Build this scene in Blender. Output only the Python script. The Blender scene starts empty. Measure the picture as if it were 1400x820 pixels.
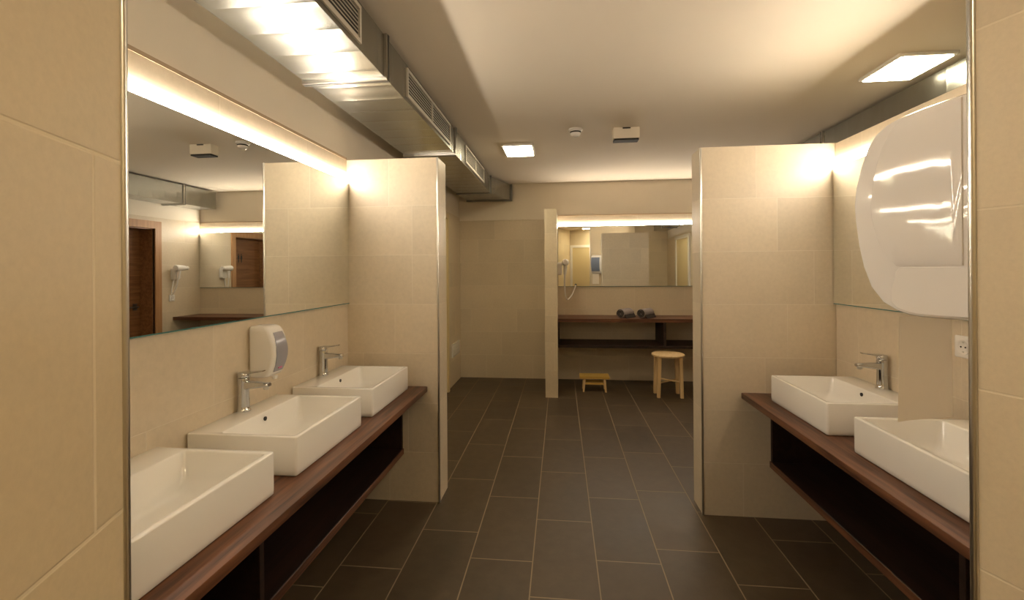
import bpy, bmesh, math, random
from mathutils import Vector, Matrix
C = bpy.context.scene.collection
sc = bpy.context.scene
PI = math.pi

# ---------------------------------------------------------------- camera, world, exposure
EYE = 1.392
YAW, ROLL = 0.1066, -0.0071
cd = bpy.data.cameras.new('camera')
cd.sensor_fit = 'HORIZONTAL'; cd.sensor_width = 36.0
cd.lens = 620.45 / 1400 * 36.0
cd.shift_y = -41.3 / 1400
cd.clip_start = 0.01
cam = bpy.data.objects.new('camera', cd); C.objects.link(cam)
r0 = Vector((math.cos(YAW), math.sin(YAW), 0)); f0 = Vector((-math.sin(YAW), math.cos(YAW), 0)); z0 = Vector((0, 0, 1))
rt = r0 * math.cos(ROLL) + z0 * math.sin(ROLL); up = -r0 * math.sin(ROLL) + z0 * math.cos(ROLL)
cam.matrix_world = Matrix(((rt.x, up.x, -f0.x, 0), (rt.y, up.y, -f0.y, 0), (rt.z, up.z, -f0.z, EYE), (0, 0, 0, 1)))
sc.camera = cam

w = bpy.data.worlds.new('world'); sc.world = w; w.use_nodes = True
w.node_tree.nodes['Background'].inputs[0].default_value = (1, .85, .65, 1)
w.node_tree.nodes['Background'].inputs[1].default_value = 0.0

LED_POWER, LED_COL = 60.0, (1.0, .875, .72)
LAMP_POWER, LAMP_COL = 31.0, (1.0, .85, .56)
PASSAGE_POWER = 29.0
sc.view_settings.view_transform = 'Standard'; sc.view_settings.look = 'None'
sc.view_settings.gamma = 1.0; sc.view_settings.use_curve_mapping = False
sc.view_settings.exposure = 0.30
try:
    sc.cycles.max_bounces = 12; sc.cycles.diffuse_bounces = 6; sc.cycles.glossy_bounces = 8
    sc.cycles.sample_clamp_indirect = 40.0; sc.cycles.caustics_reflective = True
except Exception:
    pass

# ---------------------------------------------------------------- materials
def new_mat(name):
    m = bpy.data.materials.new(name); m.use_nodes = True
    nt = m.node_tree
    return m, nt, nt.nodes['Principled BSDF']

def N(nt, t, **kw):
    n = nt.nodes.new(t)
    for k, v in kw.items(): setattr(n, k, v)
    return n

def math_n(nt, op, a, b=None, c=None):
    n = nt.nodes.new('ShaderNodeMath'); n.operation = op
    for i, v in enumerate((a, b, c)):
        if v is None: continue
        if isinstance(v, (int, float)): n.inputs[i].default_value = v
        else: nt.links.new(v, n.inputs[i])
    return n.outputs[0]

def mixrgb(nt, fac, a, b):
    n = nt.nodes.new('ShaderNodeMix'); n.data_type = 'RGBA'
    for s, v in ((n.inputs[0], fac), (n.inputs[6], a), (n.inputs[7], b)):
        if isinstance(v, (int, float)): s.default_value = v
        elif isinstance(v, tuple): s.default_value = (*v, 1) if len(v) == 3 else v
        else: nt.links.new(v, s)
    return n.outputs[2]

def plain(name, col, rough=.5, metal=0.0, noise=0.0, scale=30, bump=0.0, coat=0.0, spec=None):
    m, nt, b = new_mat(name)
    b.inputs['Base Color'].default_value = (*col, 1); b.inputs['Roughness'].default_value = rough
    b.inputs['Metallic'].default_value = metal
    if coat: b.inputs['Coat Weight'].default_value = coat; b.inputs['Coat Roughness'].default_value = .05
    if spec is not None: b.inputs['Specular IOR Level'].default_value = spec
    if noise or bump:
        tc = N(nt, 'ShaderNodeTexCoord'); nz = N(nt, 'ShaderNodeTexNoise')
        nz.inputs['Scale'].default_value = scale; nz.inputs['Detail'].default_value = 5
        nt.links.new(tc.outputs['Object'], nz.inputs['Vector'])
        if noise:
            lo = tuple(c * (1 - noise) for c in col); hi = tuple(min(1, c * (1 + noise)) for c in col)
            nt.links.new(mixrgb(nt, nz.outputs['Fac'], lo, hi), b.inputs['Base Color'])
        if bump:
            bp = N(nt, 'ShaderNodeBump'); bp.inputs['Strength'].default_value = bump; bp.inputs['Distance'].default_value = .002
            nt.links.new(nz.outputs['Fac'], bp.inputs['Height']); nt.links.new(bp.outputs[0], b.inputs['Normal'])
    return m

def emis(name, col, power):
    m, nt, b = new_mat(name)
    b.inputs['Base Color'].default_value = (.8, .8, .8, 1)
    b.inputs['Emission Color'].default_value = (*col, 1); b.inputs['Emission Strength'].default_value = power
    return m

def tile_mat(name, col, grout, W, H, rough, gw=.0018, vary=.05, mottle=.06, mscale=45, bump=.35, spec=None):
    m, nt, b = new_mat(name)
    uv = N(nt, 'ShaderNodeUVMap'); uv.uv_map = 'UVMap'
    sp = N(nt, 'ShaderNodeSeparateXYZ'); nt.links.new(uv.outputs[0], sp.inputs[0])
    u, v = sp.outputs[0], sp.outputs[1]
    def edge(c, size):
        f = math_n(nt, 'FRACT', c)
        return math_n(nt, 'MULTIPLY', math_n(nt, 'MINIMUM', f, math_n(nt, 'SUBTRACT', 1.0, f)), size)
    d = math_n(nt, 'MINIMUM', edge(u, W), edge(v, H))
    mr = N(nt, 'ShaderNodeMapRange'); mr.interpolation_type = 'SMOOTHSTEP'
    mr.inputs[1].default_value = gw * .6; mr.inputs[2].default_value = gw * 1.5
    nt.links.new(d, mr.inputs[0])                      # 0 in the joint, 1 on the tile
    cid = N(nt, 'ShaderNodeCombineXYZ')
    nt.links.new(math_n(nt, 'FLOOR', u), cid.inputs[0]); nt.links.new(math_n(nt, 'FLOOR', v), cid.inputs[1])
    wn = N(nt, 'ShaderNodeTexWhiteNoise'); nt.links.new(cid.outputs[0], wn.inputs['Vector'])
    tc = N(nt, 'ShaderNodeTexCoord'); nz = N(nt, 'ShaderNodeTexNoise')
    nz.inputs['Scale'].default_value = mscale; nz.inputs['Detail'].default_value = 6; nz.inputs['Roughness'].default_value = .65
    nt.links.new(tc.outputs['Object'], nz.inputs['Vector'])
    nz2 = N(nt, 'ShaderNodeTexNoise'); nz2.inputs['Scale'].default_value = 3.0; nz2.inputs['Detail'].default_value = 4
    ad = N(nt, 'ShaderNodeVectorMath'); ad.operation = 'ADD'
    nt.links.new(tc.outputs['Object'], ad.inputs[0]); nt.links.new(wn.outputs['Color'], ad.inputs[1]); nt.links.new(ad.outputs[0], nz2.inputs['Vector'])
    k = math_n(nt, 'ADD', math_n(nt, 'MULTIPLY', math_n(nt, 'SUBTRACT', wn.outputs['Value'], .5), vary * 2),
               math_n(nt, 'ADD', math_n(nt, 'MULTIPLY', math_n(nt, 'SUBTRACT', nz.outputs['Fac'], .5), mottle * 4),
                      math_n(nt, 'MULTIPLY', math_n(nt, 'SUBTRACT', nz2.outputs['Fac'], .5), mottle * 3)))
    k = math_n(nt, 'ADD', k, 1.0)
    vm = N(nt, 'ShaderNodeVectorMath'); vm.operation = 'SCALE'; vm.inputs[0].default_value = col
    nt.links.new(k, vm.inputs['Scale'])
    nt.links.new(mixrgb(nt, mr.outputs[0], grout, vm.outputs[0]), b.inputs['Base Color'])
    rr = math_n(nt, 'ADD', math_n(nt, 'MULTIPLY', nz2.outputs['Fac'], .2), rough - .1)
    rr = math_n(nt, 'ADD', rr, math_n(nt, 'MULTIPLY', math_n(nt, 'SUBTRACT', 1.0, mr.outputs[0]), .4))
    nt.links.new(rr, b.inputs['Roughness'])
    h = math_n(nt, 'ADD', mr.outputs[0], math_n(nt, 'MULTIPLY', nz.outputs['Fac'], .12))
    bp = N(nt, 'ShaderNodeBump'); bp.inputs['Strength'].default_value = bump; bp.inputs['Distance'].default_value = .002
    nt.links.new(h, bp.inputs['Height']); nt.links.new(bp.outputs[0], b.inputs['Normal'])
    if spec is not None: b.inputs['Specular IOR Level'].default_value = spec
    return m

def wood_mat(name, dark, light, rough=.4, axis=1, scale=1.0):
    m, nt, b = new_mat(name)
    tc = N(nt, 'ShaderNodeTexCoord'); mp = N(nt, 'ShaderNodeMapping')
    s = [22 * scale, 22 * scale, 22 * scale]; s[axis] = 1.3 * scale
    mp.inputs['Scale'].default_value = s
    nt.links.new(tc.outputs['Object'], mp.inputs['Vector'])
    n1 = N(nt, 'ShaderNodeTexNoise'); n1.inputs['Scale'].default_value = 1.6; n1.inputs['Detail'].default_value = 8
    n1.inputs['Roughness'].default_value = .6; n1.inputs['Distortion'].default_value = .6
    nt.links.new(mp.outputs[0], n1.inputs['Vector'])
    cr = N(nt, 'ShaderNodeValToRGB'); cr.color_ramp.elements[0].position = .32; cr.color_ramp.elements[1].position = .68
    cr.color_ramp.elements[0].color = (*dark, 1); cr.color_ramp.elements[1].color = (*light, 1)
    nt.links.new(n1.outputs['Fac'], cr.inputs[0]); nt.links.new(cr.outputs[0], b.inputs['Base Color'])
    b.inputs['Roughness'].default_value = rough
    bp = N(nt, 'ShaderNodeBump'); bp.inputs['Strength'].default_value = .08; bp.inputs['Distance'].default_value = .001
    nt.links.new(n1.outputs['Fac'], bp.inputs['Height']); nt.links.new(bp.outputs[0], b.inputs['Normal'])
    return m

def metal_sheet(name):
    m, nt, b = new_mat(name)
    tc = N(nt, 'ShaderNodeTexCoord')
    nz = N(nt, 'ShaderNodeTexNoise'); nz.inputs['Scale'].default_value = 7; nz.inputs['Detail'].default_value = 4
    nt.links.new(tc.outputs['Object'], nz.inputs['Vector'])
    nt.links.new(mixrgb(nt, nz.outputs['Fac'], (.36, .37, .35), (.47, .48, .46)), b.inputs['Base Color'])
    b.inputs['Metallic'].default_value = 1.0
    nt.links.new(math_n(nt, 'ADD', math_n(nt, 'MULTIPLY', nz.outputs['Fac'], .10), .20), b.inputs['Roughness'])
    # pressed stiffening creases across the sheet, every 17 cm along Y, and a slightly wavy sheet
    sy = N(nt, 'ShaderNodeSeparateXYZ'); nt.links.new(tc.outputs['Object'], sy.inputs[0])
    fr = math_n(nt, 'FRACT', math_n(nt, 'MULTIPLY', sy.outputs[1], 1 / .17))
    tri = math_n(nt, 'MULTIPLY', math_n(nt, 'ABSOLUTE', math_n(nt, 'SUBTRACT', fr, .5)), 2.0)
    cr = math_n(nt, 'POWER', tri, 5.0)
    n2 = N(nt, 'ShaderNodeTexNoise'); n2.inputs['Scale'].default_value = 2.2; n2.inputs['Detail'].default_value = 1
    nt.links.new(tc.outputs['Object'], n2.inputs['Vector'])
    h = math_n(nt, 'ADD', cr, math_n(nt, 'MULTIPLY', n2.outputs['Fac'], 4.0))
    bp = N(nt, 'ShaderNodeBump'); bp.inputs['Strength'].default_value = .5; bp.inputs['Distance'].default_value = .004
    nt.links.new(h, bp.inputs['Height']); nt.links.new(bp.outputs[0], b.inputs['Normal'])
    return m

TW, TH = .60, .2972
M = {}
M['tile'] = tile_mat('beige_wall_tile', (.66, .565, .425), (.75, .665, .53), TW, TH, .42, gw=.0016)
M['jambtile'] = tile_mat('sand_wall_tile', (.66, .555, .385), (.76, .66, .49), TW, TH, .5, gw=.0016, mottle=.05, mscale=140)
M['floor'] = tile_mat('dark_floor_tile', (.080, .056, .033), (.28, .21, .135), .302, .602, .44, gw=.0026, vary=.12, mottle=.16, mscale=14, bump=.25, spec=.32)
M['plaster'] = plain('painted_plaster', (.79, .72, .61), .85, noise=.02, scale=8, bump=.05)
M['ceil'] = plain('ceiling_paint', (.78, .71, .60), .9, noise=.02, scale=3, bump=.03)
M['walnut'] = wood_mat('walnut_laminate', (.036, .012, .005), (.205, .083, .038), .44, axis=1)
M['walnut_x'] = wood_mat('walnut_laminate_cross', (.036, .012, .005), (.205, .083, .038), .44, axis=0)
M['walnut_shade'] = wood_mat('walnut_in_shade', (.010, .0035, .0018), (.030, .011, .006), .55, axis=1)  # same walnut, with the shade inside the shelf units put into its colour
M['oak'] = wood_mat('oak_veneer', (.16, .065, .022), (.30, .14, .055), .45, axis=1)
M['oakframe'] = wood_mat('oak_frame', (.36, .18, .075), (.50, .28, .13), .45, axis=2)
M['pine'] = wood_mat('light_pine', (.66, .45, .21), (.80, .60, .34), .5, axis=2)
M['yellowpine'] = wood_mat('yellow_pine', (.50, .30, .06), (.62, .42, .11), .5, axis=0)
M['ceramic'] = plain('white_ceramic', (.86, .84, .80), .12, coat=.3)
M['chrome'] = plain('chrome', (.62, .63, .64), .08, metal=1)
M['steel'] = plain('brushed_steel', (.60, .58, .54), .28, metal=1)
M['darksteel'] = plain('grey_steel', (.16, .155, .145), .4, metal=1)
M['sheet'] = metal_sheet('galvanised_sheet')
M['mirror'] = plain('mirror_silver', (.90, .92, .90), .0, metal=1)
M['glassedge'] = plain('teal_glass_edge', (.10, .25, .24), .15)
M['white'] = plain('white_plastic', (.84, .81, .77), .22, coat=.15)
M['gloss'] = plain('gloss_white_plastic', (.88, .85, .82), .045)
M['greypanel'] = plain('grey_translucent_plastic', (.34, .33, .37), .18)
M['bluegrey'] = plain('blue_grey_plastic', (.20, .24, .33), .3)
M['paper'] = plain('paper_towel', (.93, .87, .78), .9, noise=.02, scale=60)
M['black'] = plain('black_plastic', (.012, .011, .01), .4)
M['dark'] = plain('dark_hollow', (.02, .018, .015), .7)
M['grille'] = plain('aluminium_grille', (.62, .58, .51), .45, metal=.2)
M['towel'] = plain('grey_towel', (.30, .26, .25), .95, noise=.25, scale=90, bump=.6)
M['towel_dark'] = plain('dark_towel', (.05, .038, .033), .95, noise=.3, scale=90, bump=.6)
M['cream'] = plain('cream_door_paint', (.70, .58, .34), .45)
M['edge'] = plain('ledge_shadow_brown', (.42, .31, .20), .6)  # shadow line over the tile ledge, painted as a brown tone
M['pink'] = plain('pink_print', (.55, .10, .25), .4)
M['led'] = emis('led_diffuser', LED_COL, LED_POWER)
M['lamp'] = emis('lamp_diffuser', LAMP_COL, LAMP_POWER)
M['lamp2'] = emis('passage_lamp_diffuser', LAMP_COL, PASSAGE_POWER)

# ---------------------------------------------------------------- helpers
def obj(name, bm, mat, parent=None, smooth=None, bevel=0, seg=2, mats=None):
    if bevel:
        es = [e for e in bm.edges if len(e.link_faces) == 2 and e.calc_face_angle(0) > .6]
        bmesh.ops.bevel(bm, geom=es, offset=bevel, segments=seg, profile=.5, affect='EDGES', clamp_overlap=True)
    me = bpy.data.meshes.new(name)
    bm.normal_update(); bm.to_mesh(me); bm.free()
    for m in (mats or [mat]): me.materials.append(m)
    if smooth:
        for p in me.polygons: p.use_smooth = True
        me.set_sharp_from_angle(angle=math.radians(smooth))
    o = bpy.data.objects.new(name, me); C.objects.link(o)
    if parent is not None: o.parent = parent
    return o

def tag(o, label=None, cat=None, group=None, kind=None):
    if label: o['label'] = label
    if cat: o['category'] = cat
    if group: o['group'] = group
    if kind: o['kind'] = kind
    return o

def thing(name, label, cat, loc=(0, 0, 0), rz=0.0, group=None):
    o = bpy.data.objects.new(name, None); o.empty_display_size = .05; C.objects.link(o)
    o.location = loc; o.rotation_euler = (0, 0, rz)
    return tag(o, label, cat, group)

def struct(o, label=None):
    o['kind'] = 'structure'
    if label: o['label'] = label
    return o

def dup(root, loc, rz, label, group=None):
    r = root.copy(); C.objects.link(r); r.location = loc; r.rotation_euler = (0, 0, rz); r['label'] = label
    if group: r['group'] = group
    for ch in list(root.children):
        c = ch.copy(); C.objects.link(c); c.parent = r
        for g in list(ch.children):
            d = g.copy(); C.objects.link(d); d.parent = c
    return r

def box(bm, lo, hi):
    x0, y0, z0 = lo; x1, y1, z1 = hi
    v = [bm.verts.new(p) for p in ((x0, y0, z0), (x1, y0, z0), (x1, y1, z0), (x0, y1, z0), (x0, y0, z1), (x1, y0, z1), (x1, y1, z1), (x0, y1, z1))]
    for f in ((3, 2, 1, 0), (4, 5, 6, 7), (0, 1, 5, 4), (1, 2, 6, 5), (2, 3, 7, 6), (3, 0, 4, 7)):
        bm.faces.new([v[i] for i in f])
    return bm

def B(*boxes):
    bm = bmesh.new()
    for lo, hi in boxes: box(bm, lo, hi)
    return bm

def loft(bm, loops, cap0=True, cap1=True):
    rings = [[bm.verts.new(p) for p in L] for L in loops]
    n = len(rings[0])
    for a, b in zip(rings[:-1], rings[1:]):
        for i in range(n):
            j = (i + 1) % n
            bm.faces.new((a[i], a[j], b[j], b[i]))
    if cap0: bm.faces.new(list(reversed(rings[0])))
    if cap1: bm.faces.new(rings[-1])
    return rings

def frame_for(d):
    d = Vector(d).normalized()
    a = Vector((0, 0, 1)) if abs(d.z) < .9 else Vector((1, 0, 0))
    s = d.cross(a).normalized(); t = s.cross(d).normalized()
    return s, t

def tube(bm, pts, r, n=12, caps=True):
    pts = [Vector(p) for p in pts]
    rs = r if isinstance(r, (list, tuple)) else [r] * len(pts)
    loops = []; ps = None
    for i, p in enumerate(pts):
        d = (pts[min(i + 1, len(pts) - 1)] - pts[max(i - 1, 0)]).normalized()
        if ps is None: s, t = frame_for(d)
        else:
            s = (ps - d * ps.dot(d)).normalized(); t = s.cross(d).normalized()
        ps = s
        loops.append([p + (s * math.cos(2 * PI * k / n) + t * math.sin(2 * PI * k / n)) * rs[i] for k in range(n)])
    loft(bm, loops, caps, caps)
    bmesh.ops.recalc_face_normals(bm, faces=bm.faces)
    return bm

def lathe(bm, prof, n=32, c=(0, 0, 0), axis='z'):
    """prof: (radius, height) pairs"""
    loops = []
    for r, h in prof:
        L = []
        for k in range(n):
            a = 2 * PI * k / n
            p = (r * math.cos(a), r * math.sin(a), h)
            if axis == 'x': p = (h, r * math.cos(a), r * math.sin(a))
            if axis == 'y': p = (r * math.cos(a), h, r * math.sin(a))
            L.append((p[0] + c[0], p[1] + c[1], p[2] + c[2]))
        loops.append(L)
    loft(bm, loops)
    bmesh.ops.recalc_face_normals(bm, faces=bm.faces)
    return bm

def rrect(x0, y0, x1, y1, r, n=5):
    pts = []
    for cx, cy, a0 in ((x1 - r, y1 - r, 0), (x0 + r, y1 - r, 90), (x0 + r, y0 + r, 180), (x1 - r, y0 + r, 270)):
        for k in range(n + 1):
            a = math.radians(a0 + 90 * k / n)
            pts.append((cx + r * math.cos(a), cy + r * math.sin(a)))
    return pts

def tiled_prism(name, poly, z0, z1, mat, offs=None, ebase=None):
    """closed prism over a CCW polygon; each side is cut into 29.7 cm courses and gets tile UVs"""
    bm = bmesh.new(); uvl = bm.loops.layers.uv.new('UVMap')
    offs = offs or [.10, .30, .50, .18, .38, .0, .22, .44]
    zs = [z0] + [TH * k for k in range(1, 40) if z0 + 1e-4 < TH * k < z1 - 1e-4] + [z1]
    n = len(poly)
    for i in range(n):
        a = Vector(poly[i]); b = Vector(poly[(i + 1) % n]); L = (b - a).length
        base = (ebase or {}).get(i, .07 * i)
        o = offs if not isinstance(base, list) else base
        bs = 0 if isinstance(base, list) else base
        for za, zb in zip(zs[:-1], zs[1:]):
            row = int((za + zb) / 2 / TH)
            off = o[row % len(o)] + bs
            v = [bm.verts.new((a.x, a.y, za)), bm.verts.new((b.x, b.y, za)), bm.verts.new((b.x, b.y, zb)), bm.verts.new((a.x, a.y, zb))]
            f = bm.faces.new(v)
            for lp, (s, z) in zip(f.loops, ((0, za), (L, za), (L, zb), (0, zb))):
                vv = z / TH
                if abs(z - z0) < 1e-6 and z0 < 1e-6: vv = .02      # no grout line along the floor
                lp[uvl].uv = ((s - off) / TW + 40, vv)
    for z, rev in ((z1, False), (z0, True)):
        vs = [bm.verts.new((p[0], p[1], z)) for p in poly]
        f = bm.faces.new(list(reversed(vs)) if rev else vs)
        for lp in f.loops: lp[uvl].uv = (.5, .5)
    bmesh.ops.remove_doubles(bm, verts=bm.verts, dist=1e-5)
    return struct(obj(name, bm, mat))

# ---------------------------------------------------------------- setting: floor, ceiling, walls
XL, XR, YB, ZT, ZC = -1.30, 1.50, 5.80, 2.07, 2.50
XF = 2.40                                   # far right wall behind the right-hand wash wall
bm = bmesh.new(); uvl = bm.loops.layers.uv.new('UVMap')
phase = {-2: .243, -1: .57, 0: .355, 1: .122, 2: .394, 3: .51, 4: .284}
for k in range(-6, 12):
    ph = phase.get(k, (.37 * k) % .602)
    xa, xb = -.4437 + .302 * k, -.4437 + .302 * (k + 1)
    f = bm.faces.new([bm.verts.new((xa, -2.2, 0)), bm.verts.new((xb, -2.2, 0)), bm.verts.new((xb, 6.1, 0)), bm.verts.new((xa, 6.1, 0))])
    for lp, (u, y) in zip(f.loops, ((k, -2.2), (k + 1, -2.2), (k + 1, 6.1), (k, 6.1))):
        lp[uvl].uv = (u + 20, (y - ph) / .602 + 20)
bmesh.ops.remove_doubles(bm, verts=bm.verts, dist=1e-5)
bmesh.ops.solidify(bm, geom=bm.faces[:], thickness=.05)
fl = struct(obj('floor', bm, M['floor']))

struct(obj('ceiling', B(((-1.8, -2.2, ZC), (3.0, 6.1, ZC + .06))), M['ceil']))

LC = Vector((-.376, .355)); RC = Vector((.685, .836))
A = math.radians(21.7)
U2 = Vector((math.cos(A), math.sin(A))); NRM = Vector((-math.sin(A), math.cos(A)))
BK = Vector((math.sin(math.radians(20)), -math.cos(math.radians(20))))
def on(c, s): return (c + U2 * s)
pl = on(LC, -(LC.x - XL) / U2.x)            # where the entry wall meets the left wall
pr = on(RC, (XR - RC.x) / U2.x)

# left wall: tiled ledge wall with the plaster set back above it
tiled_prism('wall_left', [(XL, YB), (XL - .24, YB), (XL - .24, pl.y - .05), (XL, pl.y)], 0, ZT, M['tile'])
struct(obj('wall_left_upper', B(((XL - .44, -1.2, ZT + .0005), (XL - .016, 6.1, ZC))), M['plaster']))
# back wall
tiled_prism('wall_back', [(XF, YB), (XF, YB + .10), (XL, YB + .10), (XL, YB)], 0, ZT, M['tile'], ebase={3: .24})
struct(obj('wall_back_upper', B(((XL - .3, YB + .025, ZT), (XF + .3, YB + .2, ZC))), M['plaster']))
# far right wall (behind the right wash wall), with the oak door's opening Y 4.25..5.09
DY0, DY1, DZ = 4.25, 5.09, 1.93
def fr_wall(name, y0, y1, z0, z1, m='tile'):
    return tiled_prism(name, [(XF + .22, y0), (XF + .22, y1), (XF, y1), (XF, y0)], z0, z1, M[m])
fr_wall('wall_far_right', 1.0, DY0, 0, ZT)
fr_wall('wall_far_right_corner', DY1, YB + .1, 0, ZT)
fr_wall('wall_far_right_lintel', DY0, DY1, DZ, ZT)
struct(obj('wall_far_right_upper', B(((XF + .012, .8, ZT), (XF + .3, 6.1, ZC))), M['plaster']))
# right wash wall, free-standing
rw = [(XR, 2.66), (XR, pr.y), (XR + .15, pr.y + .06), (XR + .15, 2.66)]
tiled_prism('wall_right', rw, 0, ZT, M['tile'])
# partitions
roffs = [1.01 - .79, 1.40 - .79, 1.13 - .79, 1.25 - .79, 1.39 - .79, 1.20 - .79, 1.09 - .79]
tiled_prism('wall_partition_right', [(.79, 2.665), (XR + .15, 2.665), (XR + .15, 2.835), (.79, 2.835)], 0, ZT + .005, M['tile'], ebase={0: roffs, 3: .45})
loffs = [.26, .38, .10, .30, .41, .41, .265]
tiled_prism('wall_partition_left', [(XL, 2.66), (-.73, 2.66), (-.73, 2.85), (XL, 2.85)], 0, ZT, M['tile'], ebase={0: loffs, 1: .45})
tiled_prism('wall_partition_niche', [(-.172, 4.95), (-.037, 4.95), (-.037, YB), (-.172, YB)], 0, 2.05, M['tile'], ebase={0: .4})
# entry wall, its two jambs and the passage the camera stands in
PL = 1.9
lj = LC + BK * PL; rj = RC + BK * PL
tiled_prism('wall_entry_left', [tuple(LC), tuple(pl), (XL - .4, pl.y - .16), (XL - .4, lj.y), tuple(lj)], 0, ZC, M['jambtile'])
tiled_prism('wall_entry_right', [tuple(RC), tuple(rj), (XF + .3, rj.y), (XF + .3, 1.0), (XR + .15, 1.0), (XR + .15, pr.y + .0596), tuple(pr)], 0, ZC, M['jambtile'],
            ebase={0: .1})
e0 = lj + BK * .02 - U2 * .25; e1 = rj + BK * .02 + U2 * .25
q = e0 + BK * .12; q2 = e1 + BK * .12
tiled_prism('wall_entry_end', [tuple(e0), tuple(q), tuple(q2), tuple(e1)], 0, ZC, M['jambtile'])
# corner trims in steel
def post(name, x, y, s=.006, z1=ZT, m='steel'):
    bm = bmesh.new(); lathe(bm, [(s, .0), (s, z1)], 10, (x, y, 0)); return struct(obj(name, bm, M[m], smooth=40))
post('trim_1', -.731, 2.659, .006); post('trim_2', .791, 2.664, .006)
post('trim_3', LC.x, LC.y, .0035, ZC); post('trim_4', RC.x, RC.y, .006, ZC)
struct(obj('ledge_shadow_1', B(((XL - .016, pl.y, ZT), (XL + .003, 2.655, ZT + .014))), M['edge']))  # brown strip in place of the tile ledge's shadow on the plaster
struct(obj('ledge_shadow_2', B(((-.03, YB - .006, ZT), (XF - .01, YB + .02, ZT + .010))), M['edge']))  # same painted ledge shadow along the back wall

struct(obj('trim_7', B(((XL + .001, YB - .008, 2.03), (-.173, YB - .0005, ZT + .002))), M['plaster']))

# doors (setting): oak door in the far right wall
struct(obj('door_1', bm := B(((XF + .19, DY0 + .005, .005), (XF + .218, DY1 - .005, DZ - .005))), M['oak']))
d1 = bpy.data.objects['door_1']; d1['label'] = 'oak door with a black pictogram seen in the mirror'
bm = B(((XF - .018, DY1, 0), (XF + .02, DY1 + .085, DZ + .09)), ((XF - .018, DY0 - .085, 0), (XF + .02, DY0, DZ + .09)), ((XF - .018, DY0, DZ), (XF + .02, DY1, DZ + .09)))
obj('door_frame', bm, M['oakframe'], d1)
bm = B(((XF + .021, DY1 - .012, 0), (XF + .188, DY1, DZ)), ((XF + .021, DY0, 0), (XF + .188, DY0 + .012, DZ)), ((XF + .021, DY0 + .012, DZ - .012), (XF + .188, DY1 - .012, DZ)))
obj('door_lining', bm, M['oak'], d1)
bm = bmesh.new()
tube(bm, [(XF + .19, 5.01, .97), (XF + .14, 5.01, .97), (XF + .135, 4.99, .97), (XF + .135, 4.89, .97)], .009)
box(bm, (XF + .182, 4.985, .93), (XF + .19, 5.035, 1.01))
obj('door_handle', bm, M['darksteel'], d1, smooth=40)
bm = bmesh.new()                               # two standing figures, a restroom pictogram
for cy, skirt in ((4.765, .0), (4.70, .02)):
    lathe(bm, [(.001, 0), (.0095, 0), (.0095, .003), (.001, .003)], 14, (XF + .186, cy, 1.672), 'x')
    pts = [(-.016, 1.655), (.016, 1.655), (.016 + skirt * .3, 1.60), (.009 + skirt * .2, 1.60), (.007, 1.54), (-.007, 1.54), (-.009 - skirt * .2, 1.60), (-.016 - skirt * .3, 1.60)]
    loft(bm, [[(XF + .1895, cy + a, b) for a, b in pts], [(XF + .186, cy + a, b) for a, b in pts]])
bmesh.ops.recalc_face_normals(bm, faces=bm.faces)
obj('door_pictogram', bm, M['black'], d1)
# cream doors: in the far-right wall and at the passage end, one in the left wall's rear part
def flat_door(name, c, dx, nrm, wd, ht, label):
    c = Vector(c); dx = Vector(dx); nrm = Vector(nrm)
    def slab(bm, a, b, z0, z1, t0, t1):
        L = [[c + dx * a + nrm * t0, c + dx * b + nrm * t0, c + dx * b + nrm * t1, c + dx * a + nrm * t1]]
        loft(bm, [[(p.x, p.y, z0) for p in L[0]], [(p.x, p.y, z1) for p in L[0]]])
    bm = bmesh.new(); slab(bm, -wd / 2, wd / 2, .005, ht, .002, .02); bmesh.ops.recalc_face_normals(bm, faces=bm.faces)
    d = struct(obj(name, bm, M['cream']), label)
    bm = bmesh.new()
    slab(bm, -wd / 2 - .07, -wd / 2, 0, ht + .07, .002, .035); slab(bm, wd / 2, wd / 2 + .07, 0, ht + .07, .002, .035); slab(bm, -wd / 2, wd / 2, ht, ht + .07, .002, .035)
    bmesh.ops.recalc_face_normals(bm, faces=bm.faces); obj('door_frame', bm, M['white'], d)
    bm = bmesh.new(); p = c + dx * (wd / 2 - .07) + nrm * .02
    tube(bm, [(p.x, p.y, 1.02), (p.x + nrm.x * .05, p.y + nrm.y * .05, 1.02), (p.x + nrm.x * .055 - dx.x * .11, p.y + nrm.y * .055 - dx.y * .11, 1.02)], .009)
    obj('door_handle', bm, M['steel'], d, smooth=40)
flat_door('door_2', (XF, 2.35), (0, 1), (-1, 0), .85, 1.98, 'cream door in the far right wall')
mid = (e0 + e1) / 2
flat_door('door_3', mid - U2 * .1, U2, -BK, .8, 2.0, 'cream door at the end of the entrance passage')
struct(obj('door_4', B(((XL + .001, 4.25, .005), (XL + .012, 5.06, 1.98)), ((XL + .001, 5.06, 0), (XL + .028, 5.115, 2.03)), ((XL + .001, 4.20, 0), (XL + .028, 4.25, 2.03)), ((XL + .001, 4.25, 1.98), (XL + .028, 5.06, 2.03))), M['cream']),
       'narrow cream door in the left wall behind the left partition')

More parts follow.
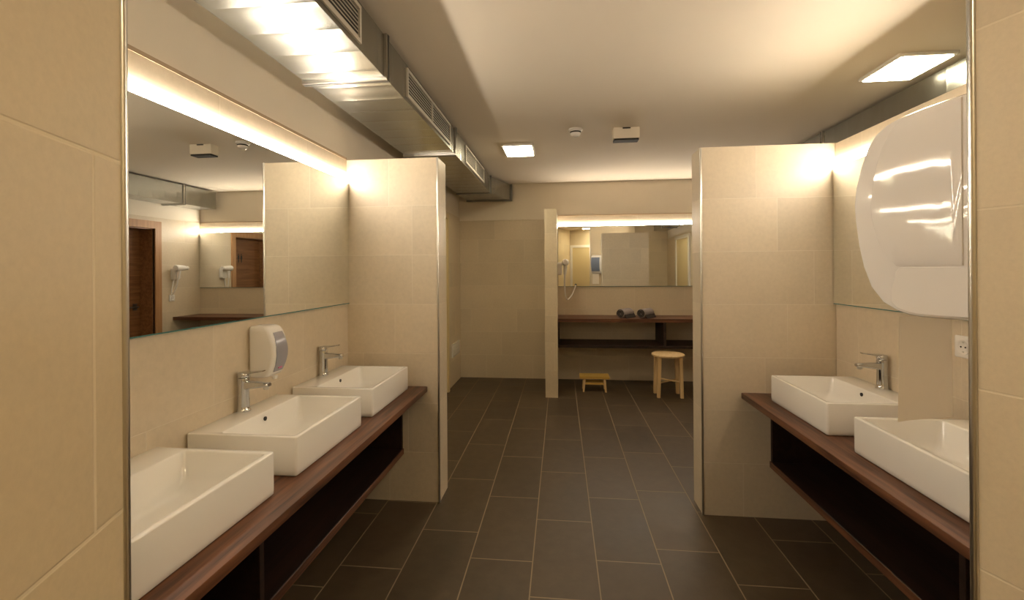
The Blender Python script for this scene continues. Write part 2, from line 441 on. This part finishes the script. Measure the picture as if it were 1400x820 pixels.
# ---------------------------------------------------------------- mirrors with light strips
def lit_mirror(label, x0, y0, x1, y1, nx, ny, z0=1.197, z1=1.938, zl=1.966, group=None):
    """runs from (x0,y0) to (x1,y1) along a wall; (nx,ny) points into the room"""
    t = thing('lit_mirror', label, 'mirror', ((x0 + x1) / 2, (y0 + y1) / 2, z0))
    ox, oy = -(x0 + x1) / 2, -(y0 + y1) / 2
    def slab(z_a, z_b, t0, t1):
        lo = [(x0 + nx * t0 + ox, y0 + ny * t0 + oy), (x1 + nx * t0 + ox, y1 + ny * t0 + oy), (x1 + nx * t1 + ox, y1 + ny * t1 + oy), (x0 + nx * t1 + ox, y0 + ny * t1 + oy)]
        bm = bmesh.new(); loft(bm, [[(*p, z_a - z0) for p in lo], [(*p, z_b - z0) for p in lo]]); bmesh.ops.recalc_face_normals(bm, faces=bm.faces); return bm
    bm = slab(z0, z1, .002, .013)
    me_o = obj('mirror_glass', bm, None, t, mats=[M['mirror'], M['glassedge']])
    for p in me_o.data.polygons:
        p.material_index = 0 if p.normal.dot(Vector((nx, ny, 0))) > .9 else 1
    obj('bottom_edge', slab(z0 - .0045, z0 - .0003, .002, .0135), M['glassedge'], t)['label'] = 'teal polished glass edge'
    obj('light_strip', slab(z1 + .001, zl, .002, .0115), M['led'], t)['label'] = 'glowing white strip along the top'
    return t
lit_mirror('large mirror with glowing top strip on the left wall above three basins', XL, pl.y + .06, XL, 2.655, 1, 0)
lit_mirror('mirror with glowing top strip on the right wall behind the paper towel dispenser', XR, 2.66, XR, pr.y + .05, -1, 0)
lit_mirror('wide mirror with glowing top strip on the back wall above the shelf counter', -.03, YB, XF - .005, YB, 0, -1, z0=1.178, z1=1.937, zl=1.964)

# ---------------------------------------------------------------- worktops and shelf units
def poly_slab(name, poly, z0, z1, mat, bevel=.003, parent=None):
    bm = bmesh.new(); loft(bm, [[(*p, z0) for p in poly], [(*p, z1) for p in poly]]); bmesh.ops.recalc_face_normals(bm, faces=bm.faces)
    return obj(name, bm, mat, parent, smooth=40, bevel=bevel)
def ye(x, c): return c.y + (x - c.x) * math.tan(A) + .004
CT, CB = .696, .664
tag(poly_slab('worktop', [(XL + .002, ye(XL, LC)), (-.80, ye(-.80, LC)), (-.80, 2.656), (XL + .002, 2.656)], CB, CT, M['walnut']),
    'long walnut worktop carrying the three basins on the left', 'worktop')
tag(poly_slab('worktop', [(1.0, ye(1.0, RC)), (XR - .002, ye(XR, RC)), (XR - .002, 2.661), (1.0, 2.661)], CB, CT, M['walnut']),
    'walnut worktop carrying the two basins on the right', 'worktop')
def shelf_unit(label, xw, xf, c, yend, divs, zb=.285):
    t = thing('shelf_unit', label, 'shelf', ((xw + xf) / 2, (ye(xf, c) + yend) / 2, zb))
    O = t.location
    sg = 1 if xf > xw else -1
    def part(n, bm, m):
        bmesh.ops.translate(bm, verts=bm.verts, vec=-O); return obj(n, bm, m, t, bevel=.0015, seg=1)
    a, b = sorted((xw + sg * .002, xf))
    ys = {x: ye(x, c) for x in (a, b)}
    bm = bmesh.new(); P = [(a, ys[a]), (b, ys[b]), (b, yend), (a, yend)]
    loft(bm, [[(*p, zb) for p in P], [(*p, zb + .034) for p in P]]); bmesh.ops.recalc_face_normals(bm, faces=bm.faces)
    part('bottom_shelf', bm, M['walnut_shade'])
    ea, eb = sorted((xf + sg * .0003, xf + sg * .004))
    bm = bmesh.new(); E_ = [(ea, ye(ea, c)), (eb, ye(eb, c)), (eb, yend), (ea, yend)]
    loft(bm, [[(*p, zb) for p in E_], [(*p, zb + .034) for p in E_]]); bmesh.ops.recalc_face_normals(bm, faces=bm.faces)
    part('front_edge', bm, M['walnut'])  # front edge of the board keeps the walnut without painted shade
    ba, bb = sorted((xw + sg * .002, xw + sg * .016))
    y0 = max(ys.values()) + .001
    part('back_panel', B(((ba, y0, zb + .035), (bb, yend, CB - .001))), M['walnut_shade'])
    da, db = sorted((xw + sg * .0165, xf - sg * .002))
    for y in divs: part('divider', B(((da, y - .011, zb + .0345), (db, y + .011, CB - .001))), M['walnut_shade'])
    part('end_panel', B(((da, yend - .020, zb + .0345), (db, yend - .001, CB - .001))), M['walnut_shade'])
    return t
shelf_unit('open walnut shelf unit with a divider below the left worktop', XL, -.952, LC, 2.656, [1.355, .55])
shelf_unit('open walnut shelf unit below the right worktop', XR, 1.152, RC, 2.661, [1.45])
# back niche
tag(obj('worktop', B(((-.034, 5.35, .775), (XF - .003, YB - .003, .815))), M['walnut_x'], bevel=.002), 'dark walnut worktop under the mirror on the back wall, two rolled towels on it', 'worktop')
t = thing('shelf_unit', 'walnut shelf with one divider hung under the back worktop', 'shelf', (1.18, 5.57, .478))
O = t.location
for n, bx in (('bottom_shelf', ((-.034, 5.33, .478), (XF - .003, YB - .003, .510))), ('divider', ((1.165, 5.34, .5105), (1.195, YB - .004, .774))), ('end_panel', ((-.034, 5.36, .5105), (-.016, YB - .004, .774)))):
    bm = B(bx); bmesh.ops.translate(bm, verts=bm.verts, vec=-O); obj(n, bm, M['walnut_shade'], t, bevel=.0015, seg=1)  # shade under the back worktop is in this walnut's colour too

# ---------------------------------------------------------------- basins (local: +x out of the wall, y along it)
def make_basin(label):
    t = thing('wash_basin', label, 'basin')
    W, D, H = .2525, .408, .135
    bm = bmesh.new()
    def L(x0, x1, w, r, z): return [(x, y, z) for x, y in rrect(x0, -w, x1, w, r, 4)]
    loops = [L(.006, D - .006, W - .006, .008, 0), L(.001, D - .001, W - .001, .009, .006), L(0, D, W, .010, .02), L(0, D, W, .010, H - .004), L(.0015, D - .0015, W - .0015, .009, H - .001), L(.004, D - .004, W - .004, .008, H),
             L(.112, D - .016, W - .016, .014, H), L(.1145, D - .0185, W - .0185, .014, H - .0015), L(.116, D - .020, W - .020, .014, H - .006),
             L(.126, D - .03, W - .028, .018, .06), L(.138, D - .045, W - .045, .03, .034), L(.165, D - .08, W - .08, .04, .026), L(.22, D - .14, W - .16, .04, .022)]
    loft(bm, loops); bmesh.ops.recalc_face_normals(bm, faces=bm.faces)
    obj('bowl', bm, M['ceramic'], t, smooth=50)
    bm = bmesh.new(); lathe(bm, [(.001, .023), (.03, .023), (.032, .0255), (.024, .027), (.001, .0275)], 24, (.255, 0, 0)); obj('drain', bm, M['chrome'], t, smooth=50)
    bm = bmesh.new(); lathe(bm, [(.001, .1175), (.0085, .1175), (.0085, .1222), (.001, .1222)], 18, (0, 0, .108), 'x'); obj('overflow_hole', bm, M['black'], t, smooth=50)
    return t
def make_tap(label):
    t = thing('basin_tap', label, 'tap')
    bm = bmesh.new()
    lathe(bm, [(.026, 0), (.027, .003), (.024, .006), (.0215, .02), (.0205, .08), (.0215, .118), (.0225, .128), (.021, .134), (.001, .135)], 28)
    obj('tap_body', bm, M['chrome'], t, smooth=50)
    bm = bmesh.new()
    secs = [(.008, .017, .088, .120), (.05, .0155, .094, .119), (.09, .014, .098, .116), (.108, .0135, .099, .115), (.112, .012, .101, .113)]
    loft(bm, [[(x, y, z) for y, z in rrect(-hw, za, hw, zb, .006, 3)] for x, hw, za, zb in secs]); bmesh.ops.recalc_face_normals(bm, faces=bm.faces)
    sp = obj('spout', bm, M['chrome'], t, smooth=50)
    bm = bmesh.new(); lathe(bm, [(.001, .089), (.0095, .089), (.011, .092), (.011, .100)], 18, (.097, 0, 0)); obj('aerator', bm, M['steel'], sp, smooth=50)
    bm = bmesh.new()
    lathe(bm, [(.021, .1365), (.0225, .14), (.0225, .15), (.019, .156), (.001, .158)], 28)
    secs = [(-.012, .018, .149, .157), (.03, .016, .152, .159), (.07, .012, .158, .163), (.088, .010, .161, .165)]
    loft(bm, [[(x, y, z) for y, z in rrect(-hw, za, hw, zb, .003, 3)] for x, hw, za, zb in secs]); bmesh.ops.recalc_face_normals(bm, faces=bm.faces)
    obj('lever', bm, M['chrome'], t, smooth=50)
    return t
BG, TG = 'square vessel basins on the walnut worktops', 'chrome basin taps'
S0 = make_basin('nearest of the three white basins on the left worktop, partly hidden by the entrance corner'); S0['group'] = BG
T0 = make_tap('chrome tap on the nearest left basin behind the entrance corner'); T0['group'] = TG
S0.location = (XL + .002, 1.077, CT + .0005)
dup(S0, (XL + .002, 1.698, CT + .0005), 0, 'middle of the three white basins on the left worktop, soap dispenser behind it', BG)
dup(S0, (XL + .002, 2.321, CT + .0005), 0, 'far white basin on the left worktop next to the tiled partition', BG)
dup(S0, (XR - .002, 2.255, CT + .0005), PI, 'far white basin on the right worktop next to the tiled partition', BG)
dup(S0, (XR - .002, 1.582, CT + .0005), PI, 'near white basin on the right worktop below the hanging paper towel', BG)
TZ = CT + .136
T0.location = (XL + .029, 1.077, TZ)
dup(T0, (XL + .029, 1.700, TZ), 0, 'chrome tap on the middle left basin beside the soap dispenser', TG)
dup(T0, (XL + .029, 2.318, TZ), 0, 'chrome tap on the far left basin near the partition', TG)
dup(T0, (XR - .029, 2.262, TZ), PI, 'chrome tap on the far right basin beside the hanging paper towel', TG)
dup(T0, (XR - .029, 1.582, TZ), PI, 'chrome tap on the near right basin behind the paper towel', TG)

# ---------------------------------------------------------------- soap dispenser on the left wall
t = thing('soap_dispenser', 'white wall soap dispenser with a grey window stripe above the middle left basin', 'soap dispenser', (XL + .002, 1.815, .948))
def sd_prof(z):                                  # protrusion over height 0..0.215
    k = z / .215
    return .072 + .046 * math.sin(PI * min(1, max(0, k * .9 + .06))) ** .8
bm = bmesh.new(); loops = []
hs = [0, .006, .02, .05, .09, .13, .165, .19, .205, .212, .215]
for i, z in enumerate(hs):
    e = min(1, min(z, .215 - z) / .018); ins = .012 * (1 - math.sqrt(max(0, 1 - (1 - e) ** 2)))
    hw = .052 - ins; dpt = sd_prof(z) - ins * 1.2
    loops.append([(x, y, z) for x, y in rrect(0, -hw, dpt, hw, .016, 5)])
loft(bm, loops); bmesh.ops.recalc_face_normals(bm, faces=bm.faces)
obj('dispenser_body', bm, M['white'], t, smooth=60)
bm = bmesh.new(); fr = []
zz = [.022 + i * .015 for i in range(12)]
for z in zz:
    d = sd_prof(z); k = (z - .022) / .165
    hw = .030 + .008 * math.sin(PI * k)
    fr.append([(d - .006, -hw, z), (d + .0025, -hw, z), (d + .004, 0, z), (d + .0025, hw, z), (d - .006, hw, z)])
loft(bm, fr); bmesh.ops.recalc_face_normals(bm, faces=bm.faces)
obj('window', bm, M['greypanel'], t, smooth=50)['label'] = 'grey translucent window stripe'
d = sd_prof(.04)
obj('logo_mark', B(((d + .002, -.012, .034), (d + .0052, .012, .040))), M['pink'], t)['label'] = 'small pink mark'
bm = bmesh.new(); lathe(bm, [(.001, -.012), (.009, -.012), (.012, 0)], 16, (.085, 0, 0)); obj('nozzle', bm, M['white'], t, smooth=50)

# ---------------------------------------------------------------- paper towel dispenser on the entry wall
# profile (t = distance from wall, z) of the half-moon side
prof = [(.0, 1.292), (.06, 1.290), (.105, 1.2885), (.147, 1.2885), (.170, 1.291), (.192, 1.297), (.220, 1.313), (.245, 1.345), (.262, 1.390), (.273, 1.44), (.281, 1.50), (.283, 1.535), (.279, 1.575), (.268, 1.619), (.2525, 1.660), (.235, 1.687), (.211, 1.703), (.182, 1.711), (.14, 1.716), (.09, 1.719), (.0, 1.721)]
RA = A
t = thing('paper_towel_dispenser', 'large white half-moon paper towel dispenser on the entrance wall at right', 'paper towel dispenser', (RC.x, RC.y, 1.288), RA)
# local: x along the wall (s), y out of the wall (t)
def inset(pr, d):
    cx, cz = .08, 1.52
    out = []
    for a, z in pr:
        v = Vector((a - cx, z - cz)); l = v.length
        v *= max(0, (l - d)) / l
        out.append((max(0.002, cx + v.x), cz + v.y))
    return out
def ring(s, pr, dz=1.288): return [(s, a, z - dz) for a, z in pr]
S_0, S_1 = .105, .385
bm = bmesh.new()
loft(bm, [ring(S_0 + .0, inset(prof, .010)), ring(S_0 + .003, inset(prof, .004)), ring(S_0 + .010, inset(prof, .0005)), ring(S_0 + .02, inset(prof, 0)), ring(S_1 - .02, inset(prof, 0)), ring(S_1 - .008, inset(prof, .002)), ring(S_1, inset(prof, .012))])
bmesh.ops.recalc_face_normals(bm, faces=bm.faces)
obj('housing', bm, M['gloss'], t, smooth=35)
pan = [(.072, 1.394), (.150, 1.394), (.188, 1.394), (.205, 1.412), (.226, 1.45), (.238, 1.50), (.240, 1.53), (.236, 1.57), (.228, 1.615), (.214, 1.655), (.198, 1.684), (.178, 1.703), (.140, 1.7085), (.072, 1.712)]
bm = bmesh.new()
def pin(d):
    cx, cz = .14, 1.55
    return [(cx + (a - cx) * (1 - d), cz + (z - cz) * (1 - d)) for a, z in pan]
loft(bm, [ring(S_0 + .004, pan), ring(S_0 - .0015, pan), ring(S_0 - .0028, pin(.012)), ring(S_0 - .0042, pin(.25)), ring(S_0 - .0050, pin(.6))])
bmesh.ops.recalc_face_normals(bm, faces=bm.faces)
obj('side_panel', bm, M['gloss'], t, smooth=35)
low = [(.004, 1.298), (.055, 1.296), (.105, 1.295), (.147, 1.295), (.168, 1.298), (.188, 1.305), (.200, 1.318), (.200, 1.345), (.193, 1.365), (.190, 1.383), (.182, 1.3915), (.004, 1.3915)]
bm = bmesh.new(); loft(bm, [ring(S_0 + .004, low), ring(S_0 - .0012, low)]); bmesh.ops.recalc_face_normals(bm, faces=bm.faces)
obj('lower_panel', bm, M['gloss'], t, smooth=35, bevel=.001, seg=1)
bm = bmesh.new(); fr = []
for a, z in prof[7:15]:
    fr.append([(S_0 + .012, a - .006, z - 1.288), (S_0 + .012, a + .0025, z - 1.288), (S_0 + .205, a + .0025, z - 1.288), (S_0 + .205, a - .006, z - 1.288)])
loft(bm, fr); bmesh.ops.recalc_face_normals(bm, faces=bm.faces)
obj('front_window', bm, M['bluegrey'], t, smooth=50)['label'] = 'blue-grey front window'
bm = B(((S_1 - .05, .10, -.03), (S_1 - .015, .13, .01))); obj('release_button', bm, M['black'], t, bevel=.003)
# hanging sheet
bm = bmesh.new()
nx, nz = 14, 16; grid = []
for j in range(nz + 1):
    z = -.003 - (.228) * j / nz; row = []
    for i in range(nx + 1):
        k = i / nx
        x = .118 + .155 * k
        y = .192 + .004 * math.sin(k * 5.0 + .3) * (.4 + .6 * j / nz) + .004 * (j / nz) * (1 - k) ** 2
        row.append(bm.verts.new((x, y, z)))
    grid.append(row)
for j in range(nz):
    for i in range(nx): bm.faces.new((grid[j][i], grid[j][i + 1], grid[j + 1][i + 1], grid[j + 1][i]))
bmesh.ops.solidify(bm, geom=bm.faces[:], thickness=.0012)
pt = tag(obj('paper_towel', bm, M['paper'], smooth=60), 'white paper towel sheet hanging from the dispenser over the right basin', 'paper towel')
pt.location = (RC.x, RC.y, 1.288); pt.rotation_euler = (0, 0, RA)

# ---------------------------------------------------------------- socket on the right wall
def wall_socket(label, loc, rz):                 # local +x out of the wall
    t = thing('wall_socket', label, 'socket', loc, rz, 'white wall sockets')
    bm = bmesh.new(); loft(bm, [[(x, a, b) for a, b in rrect(-.041, -.041, .041, .041, .006)] for x in (0, .008)] + [[(.011, a, b) for a, b in rrect(-.037, -.037, .037, .037, .006)]])
    bmesh.ops.recalc_face_normals(bm, faces=bm.faces); obj('cover_plate', bm, M['white'], t, smooth=40)
    bm = bmesh.new(); lathe(bm, [(.029, .009), (.029, .013), (.025, .0135), (.0205, .0115), (.0200, .0112), (.001, .0112)], 28, axis='x'); obj('socket_cup', bm, M['white'], t, smooth=40)
    for y in (-.0095, .0095):
        bm = bmesh.new(); lathe(bm, [(.001, .0113), (.003, .0113), (.003, .0126), (.001, .0126)], 10, (0, y, 0), 'x'); obj('pin_hole', bm, M['black'], t)
    for z in (-.0175, .0175): obj('earth_clip', B(((.0113, -.003, z - .002), (.0135, .003, z + .002))), M['steel'], t)
    return t
sk = wall_socket('white wall socket under the right mirror beside the paper towel', (XR - .0005, 1.858, 1.092), PI)
dup(sk, (XF - .0005, 5.335, 1.06), PI, 'white wall socket under the hair dryer seen in the left mirror', 'white wall sockets')

# ---------------------------------------------------------------- ducts
def duct(label, x0, x1, y0, y1, zb, zt, flanges, grilles, side, flare=None):
    t = thing('ventilation_duct', label, 'duct', ((x0 + x1) / 2, (y0 + y1) / 2, zb))
    O = t.location
    def put(n, bm, m, **k):
        bmesh.ops.translate(bm, verts=bm.verts, vec=-O); return obj(n, bm, m, t, **k)
    ys = [y0] + [f for f in flanges if y0 < f < y1] + [y1]
    for a, b in zip(ys[:-1], ys[1:]):
        put('duct_section', B(((x0, a + .001, zb), (x1, b - .001, zt))), M['sheet'])
    for f in flanges:
        put('flange', B(((x0 - .012, f - .016, zb - .012), (x1 + .012, f - .003, zt + .006))), M['steel'])
        put('flange', B(((x0 - .012, f - .0025, zb - .014), (x1 + .014, f + .014, zt + .006))), M['darksteel'])
    xs = x1 if side > 0 else x0
    for ga, gb, n in grilles:
        fr = .016
        bm = bmesh.new()
        z_a, z_b = zb + .022, zt - .022
        def bx(ya, yb, za, zb_, d0=.0005, d1=.010):
            xa, xb = sorted((xs + side * d0, xs + side * d1)); box(bm, (xa, ya, za), (xb, yb, zb_))
        bx(ga, gb, z_a, z_a + fr); bx(ga, gb, z_b - fr, z_b); bx(ga, ga + fr, z_a + fr, z_b - fr); bx(gb - fr, gb, z_a + fr, z_b - fr)
        for k in range(1, n):
            ym = ga + (gb - ga) * k / n; bx(ym - fr / 2, ym + fr / 2, z_a + fr, z_b - fr)
        bmesh.ops.translate(bm, verts=bm.verts, vec=-O); g = obj('grille', bm, M['grille'], t)
        bm = bmesh.new(); bx(ga + fr, gb - fr, z_a + fr, z_b - fr, .0003, .0012); bmesh.ops.translate(bm, verts=bm.verts, vec=-O); obj('backing', bm, M['dark'], g)
        bm = bmesh.new(); nsl = 7
        for k in range(nsl):
            zc = z_a + fr + (z_b - z_a - 2 * fr) * (k + .5) / nsl
            bx(ga + fr, gb - fr, zc - .002, zc + .002, .0015, .0045)
        bmesh.ops.translate(bm, verts=bm.verts, vec=-O); obj('louvre_slats', bm, M['grille'], g)
    if flare:
        (xa, ya), (xb, yb) = flare
        bm = bmesh.new()
        loft(bm, [[(x0, ya, zb), (xa, ya, zb), (xa, ya, zt), (x0, ya, zt)], [(x0, yb, zb), (xb, yb, zb), (xb, yb, zt), (x0, yb, zt)]]); bmesh.ops.recalc_face_normals(bm, faces=bm.faces)
        put('duct_flare', bm, M['sheet'])
        put('flange', B(((x0 - .012, yb - .02, zb - .012), (xb + .012, yb, zt + .006))), M['darksteel'])
        put('flange', B(((x0 - .012, ya - .016, zb - .010), (xa + .012, ya + .004, zt + .006))), M['darksteel'])
    return t
duct('long galvanised air duct with grilles along the ceiling on the left', -1.19, -.80, -.3, 5.19, 2.283, 2.478, [2.03, 3.41], [(.95, 1.755, 2), (2.31, 3.25, 2), (3.79, 4.72, 2)], 1, ((-.80, 5.20), (-.62, 5.78)))
duct('galvanised air duct along the ceiling behind the right wash wall', 2.10, 2.385, 1.05, 5.74, 2.245, 2.478, [1.9, 3.89, 5.205], [], -1)

# ---------------------------------------------------------------- ceiling fittings
def ceiling_light(label, x, y, s, mat, sx=None):
    t = thing('ceiling_light', label, 'ceiling light', (x, y, ZC), 0, 'square ceiling lights')
    sx = sx or s
    bm = bmesh.new(); loft(bm, [[(a, b, z) for a, b in rrect(-sx / 2 - .018 + i, -s / 2 - .018 + i, sx / 2 + .018 - i, s / 2 + .018 - i, .01)] for z, i in ((-.001, 0), (-.014, 0), (-.018, .004))])
    bmesh.ops.recalc_face_normals(bm, faces=bm.faces); obj('housing', bm, M['white'], t, smooth=40)
    obj('diffuser', B(((-sx / 2, -s / 2, -.023), (sx / 2, s / 2, -.0185))), mat, t, bevel=.002)
ceiling_light('square glowing ceiling light beside the left duct near the back wall', -.372, 4.16, .35, M['lamp'], .25)
ceiling_light('square glowing ceiling light above the right wash wall', 1.895, 2.715, .30, M['lamp'], .25)
ceiling_light('square ceiling light in the entrance passage behind the viewpoint', .75, -.75, .30, M['lamp2'])

t = thing('smoke_detector', 'small round white smoke detector on the ceiling', 'smoke detector', (.125, 3.62, ZC))
bm = bmesh.new(); lathe(bm, [(.055, -.001), (.056, -.012), (.050, -.016)], 28); obj('base_ring', bm, M['white'], t, smooth=40)
bm = bmesh.new(); lathe(bm, [(.040, -.016), (.043, -.03), (.040, -.045), (.028, -.056), (.001, -.060)], 28); obj('sensor_dome', bm, M['gloss'], t, smooth=50)
bm = bmesh.new(); lathe(bm, [(.0405, -.022), (.0435, -.0225), (.0435, -.0335), (.0405, -.034)], 28); obj('vent_slot_ring', bm, M['dark'], t)
t = thing('alarm_box', 'small white square box with dark slot on the ceiling beside the smoke detector', 'alarm', (.52, 3.66, ZC))
bm = B(((-.10, -.04, -.085), (.10, .05, -.001))); obj('case', bm, M['plaster'], t, smooth=40, bevel=.006)
obj('base_slot', B(((-.095, -.036, -.099), (.095, .046, -.086))), M['dark'], t)
obj('top_clip', B(((-.03, -.045, -.012), (.03, -.0405, -.003))), M['dark'], t)

# ---------------------------------------------------------------- stools
t = thing('round_stool', 'round pale pine stool in front of the back shelf', 'stool', (1.165, 5.13, 0))
bm = bmesh.new(); lathe(bm, [(.001, .436), (.160, .436), (.170, .440), (.174, .449), (.172, .458), (.164, .463), (.001, .463)], 48); obj('seat', bm, M['pine'], t, smooth=40)
for sx in (-1, 1):
    for sy in (-1, 1):
        bm = bmesh.new()
        def sq(cx, cy, h, z): return [(cx - h, cy - h, z), (cx + h, cy - h, z), (cx + h, cy + h, z), (cx - h, cy + h, z)]
        loft(bm, [sq(sx * .122, sy * .092, .017, 0), sq(sx * .110, sy * .092, .020, .4355)]); bmesh.ops.recalc_face_normals(bm, faces=bm.faces)
        obj('leg', bm, M['pine'], t, bevel=.004)
for sx in (-1, 1):
    bm = bmesh.new(); tube(bm, [(-.108, -.085 * sx, .16 if sx > 0 else .172), (.108, .085 * sx, .16 if sx > 0 else .172)], .009, 10); obj('stretcher', bm, M['pine'], t, smooth=40)
t = thing('step_stool', 'low yellow wooden step stool on the floor under the back shelf', 'stool', (.375, 5.28, 0))
obj('seat', B(((-.165, -.085, .152), (.165, .085, .178))), M['yellowpine'], t, smooth=40, bevel=.005)
for sx in (-1, 1):
    for sy in (-1, 1):
        bm = bmesh.new(); loft(bm, [sq(sx * .125, sy * .068, .010, 0), sq(sx * .112, sy * .060, .014, .1515)]); bmesh.ops.recalc_face_normals(bm, faces=bm.faces)
        obj('leg', bm, M['pine'], t, bevel=.003)
for sy in (-1, 1): obj('crossbar', B(((-.108, sy * .064 - .007, .085), (.108, sy * .064 + .007, .108))), M['yellowpine'], t, bevel=.002)

# ---------------------------------------------------------------- rolled towels on the back worktop
def rolled_towel(label, x, y, rz):
    t = thing('rolled_towel', label, 'towel', (x, y, .8155), rz, 'rolled towels on the back worktop')
    R = .056
    bm = bmesh.new(); L = []
    secs = [(-.11, .93), (-.104, 1.0), (-.05, 1.03), (0, .98), (.05, 1.03), (.10, .99), (.112, .9)]
    for y_, k in secs:
        L.append([(R * k * (1.0 + .05 * math.cos(3 * a)) * math.cos(a), y_, R * .96 + R * .95 * k * math.sin(a)) for a in [2 * PI * i / 28 for i in range(28)]])
    loft(bm, L); bmesh.ops.recalc_face_normals(bm, faces=bm.faces)
    obj('towel_roll', bm, M['towel'], t, smooth=60)
    bm = bmesh.new(); pts = []
    for i in range(70):
        a = i / 70 * 5.2 * PI; r = .008 + .040 * i / 70
        pts.append((r * math.cos(a), -.1115, R * .96 + r * math.sin(a)))
    tube(bm, pts, .0062, 6); obj('spiral_end', bm, M['towel_dark'], t, smooth=60)['label'] = 'dark rolled end'
    bm = bmesh.new()
    loft(bm, [[(x_, -.108, z) for x_, z in ((.046, .028), (.066, .004), (.075, .001), (.080, .004), (.056, .048))], [(x_, .105, z) for x_, z in ((.046, .028), (.066, .004), (.075, .001), (.080, .004), (.056, .048))]])
    bmesh.ops.recalc_face_normals(bm, faces=bm.faces); obj('loose_flap', bm, M['towel_dark'], t, smooth=30)
    return t
rt_ = rolled_towel('left of the two dark grey rolled towels on the back worktop', .765, 5.52, math.radians(-38))
dup(rt_, (1.00, 5.52, .8155), math.radians(-38), 'right of the two dark grey rolled towels on the back worktop', 'rolled towels on the back worktop')

# ---------------------------------------------------------------- hair dryers (local +x out of the wall)
def hair_dryer(label, loc, rz):
    t = thing('hair_dryer', label, 'hair dryer', loc, rz, 'white wall hair dryers')
    bm = bmesh.new(); loft(bm, [[(x, a, b) for a, b in rrect(-.05 + i, -.075 + i, .05 - i, .075 - i, .02)] for x, i in ((0, 0), (.045, 0), (.055, .008))]); bmesh.ops.recalc_face_normals(bm, faces=bm.faces)
    obj('wall_base', bm, M['white'], t, smooth=40)
    bm = bmesh.new(); lathe(bm, [(.022, -.085), (.028, -.075), (.033, -.04), (.040, .03), (.042, .06), (.034, .078), (.001, .082)], 28, (.095, 0, .075), 'y'); h = obj('dryer_head', bm, M['white'], t, smooth=50)
    bm = bmesh.new(); lathe(bm, [(.026, -.112), (.024, -.088), (.022, -.084)], 20, (.095, 0, .075), 'y'); obj('nozzle', bm, M['white'], h, smooth=50)
    bm = bmesh.new(); tube(bm, [(.095, .02, .045), (.093, .025, .0), (.088, .03, -.07)], [.021, .019, .016], 16); obj('handle', bm, M['white'], h, smooth=50)
    return t
hd = hair_dryer('white hair dryer in its holder on the far right wall, seen in the mirrors', (XF - .001, 5.37, 1.37), PI)
bm = bmesh.new(); tube(bm, [(.088, .03, -.07), (.075, .04, -.16), (.05, .055, -.24), (.03, .065, -.27), (.022, .06, -.24), (.02, .03, -.10), (.02, .02, -.08)], .008, 10); obj('cord', bm, M['white'], hd, smooth=60)
hd2 = hair_dryer('white hair dryer on the side of the niche partition at the mirror edge', (-.036, 5.42, 1.40), 0)
bm = bmesh.new()
pts = []
P = [Vector((.088, .03, -.07)), Vector((.085, .06, -.24)), Vector((.11, .14, -.37)), Vector((.17, .26, -.33)), Vector((.225, .325, -.205))]
for i in range(len(P) - 1):
    p0, p1, p2, p3 = P[max(i - 1, 0)], P[i], P[i + 1], P[min(i + 2, len(P) - 1)]
    for k in range(8):
        u = k / 8
        pts.append(.5 * ((2 * p1) + (p2 - p0) * u + (2 * p0 - 5 * p1 + 4 * p2 - p3) * u * u + (3 * p1 - p0 - 3 * p2 + p3) * u ** 3))
pts.append(P[-1])
tube(bm, pts, .009, 10); cr = obj('cord', bm, M['white'], hd2, smooth=60)
bm = bmesh.new(); lathe(bm, [(.001, .0), (.014, 0), (.014, .025), (.001, .025)], 14, (.225, .325, -.205), 'y'); obj('plug', bm, M['black'], cr, smooth=40)

# ---------------------------------------------------------------- white access plate low on the left wall
t = thing('wall_plate', 'white rectangular ventilation plate low on the left wall near the back corner', 'vent', (XL + .001, 5.50, .345))
obj('plate_frame', B(((0, -.19, 0), (.014, .19, .16))), M['white'], t, bevel=.002)
bm = bmesh.new()
for k in range(6): box(bm, (.0145, -.165, .022 + k * .021), (.019, .165, .030 + k * .021))
obj('plate_slats', bm, M['white'], t)
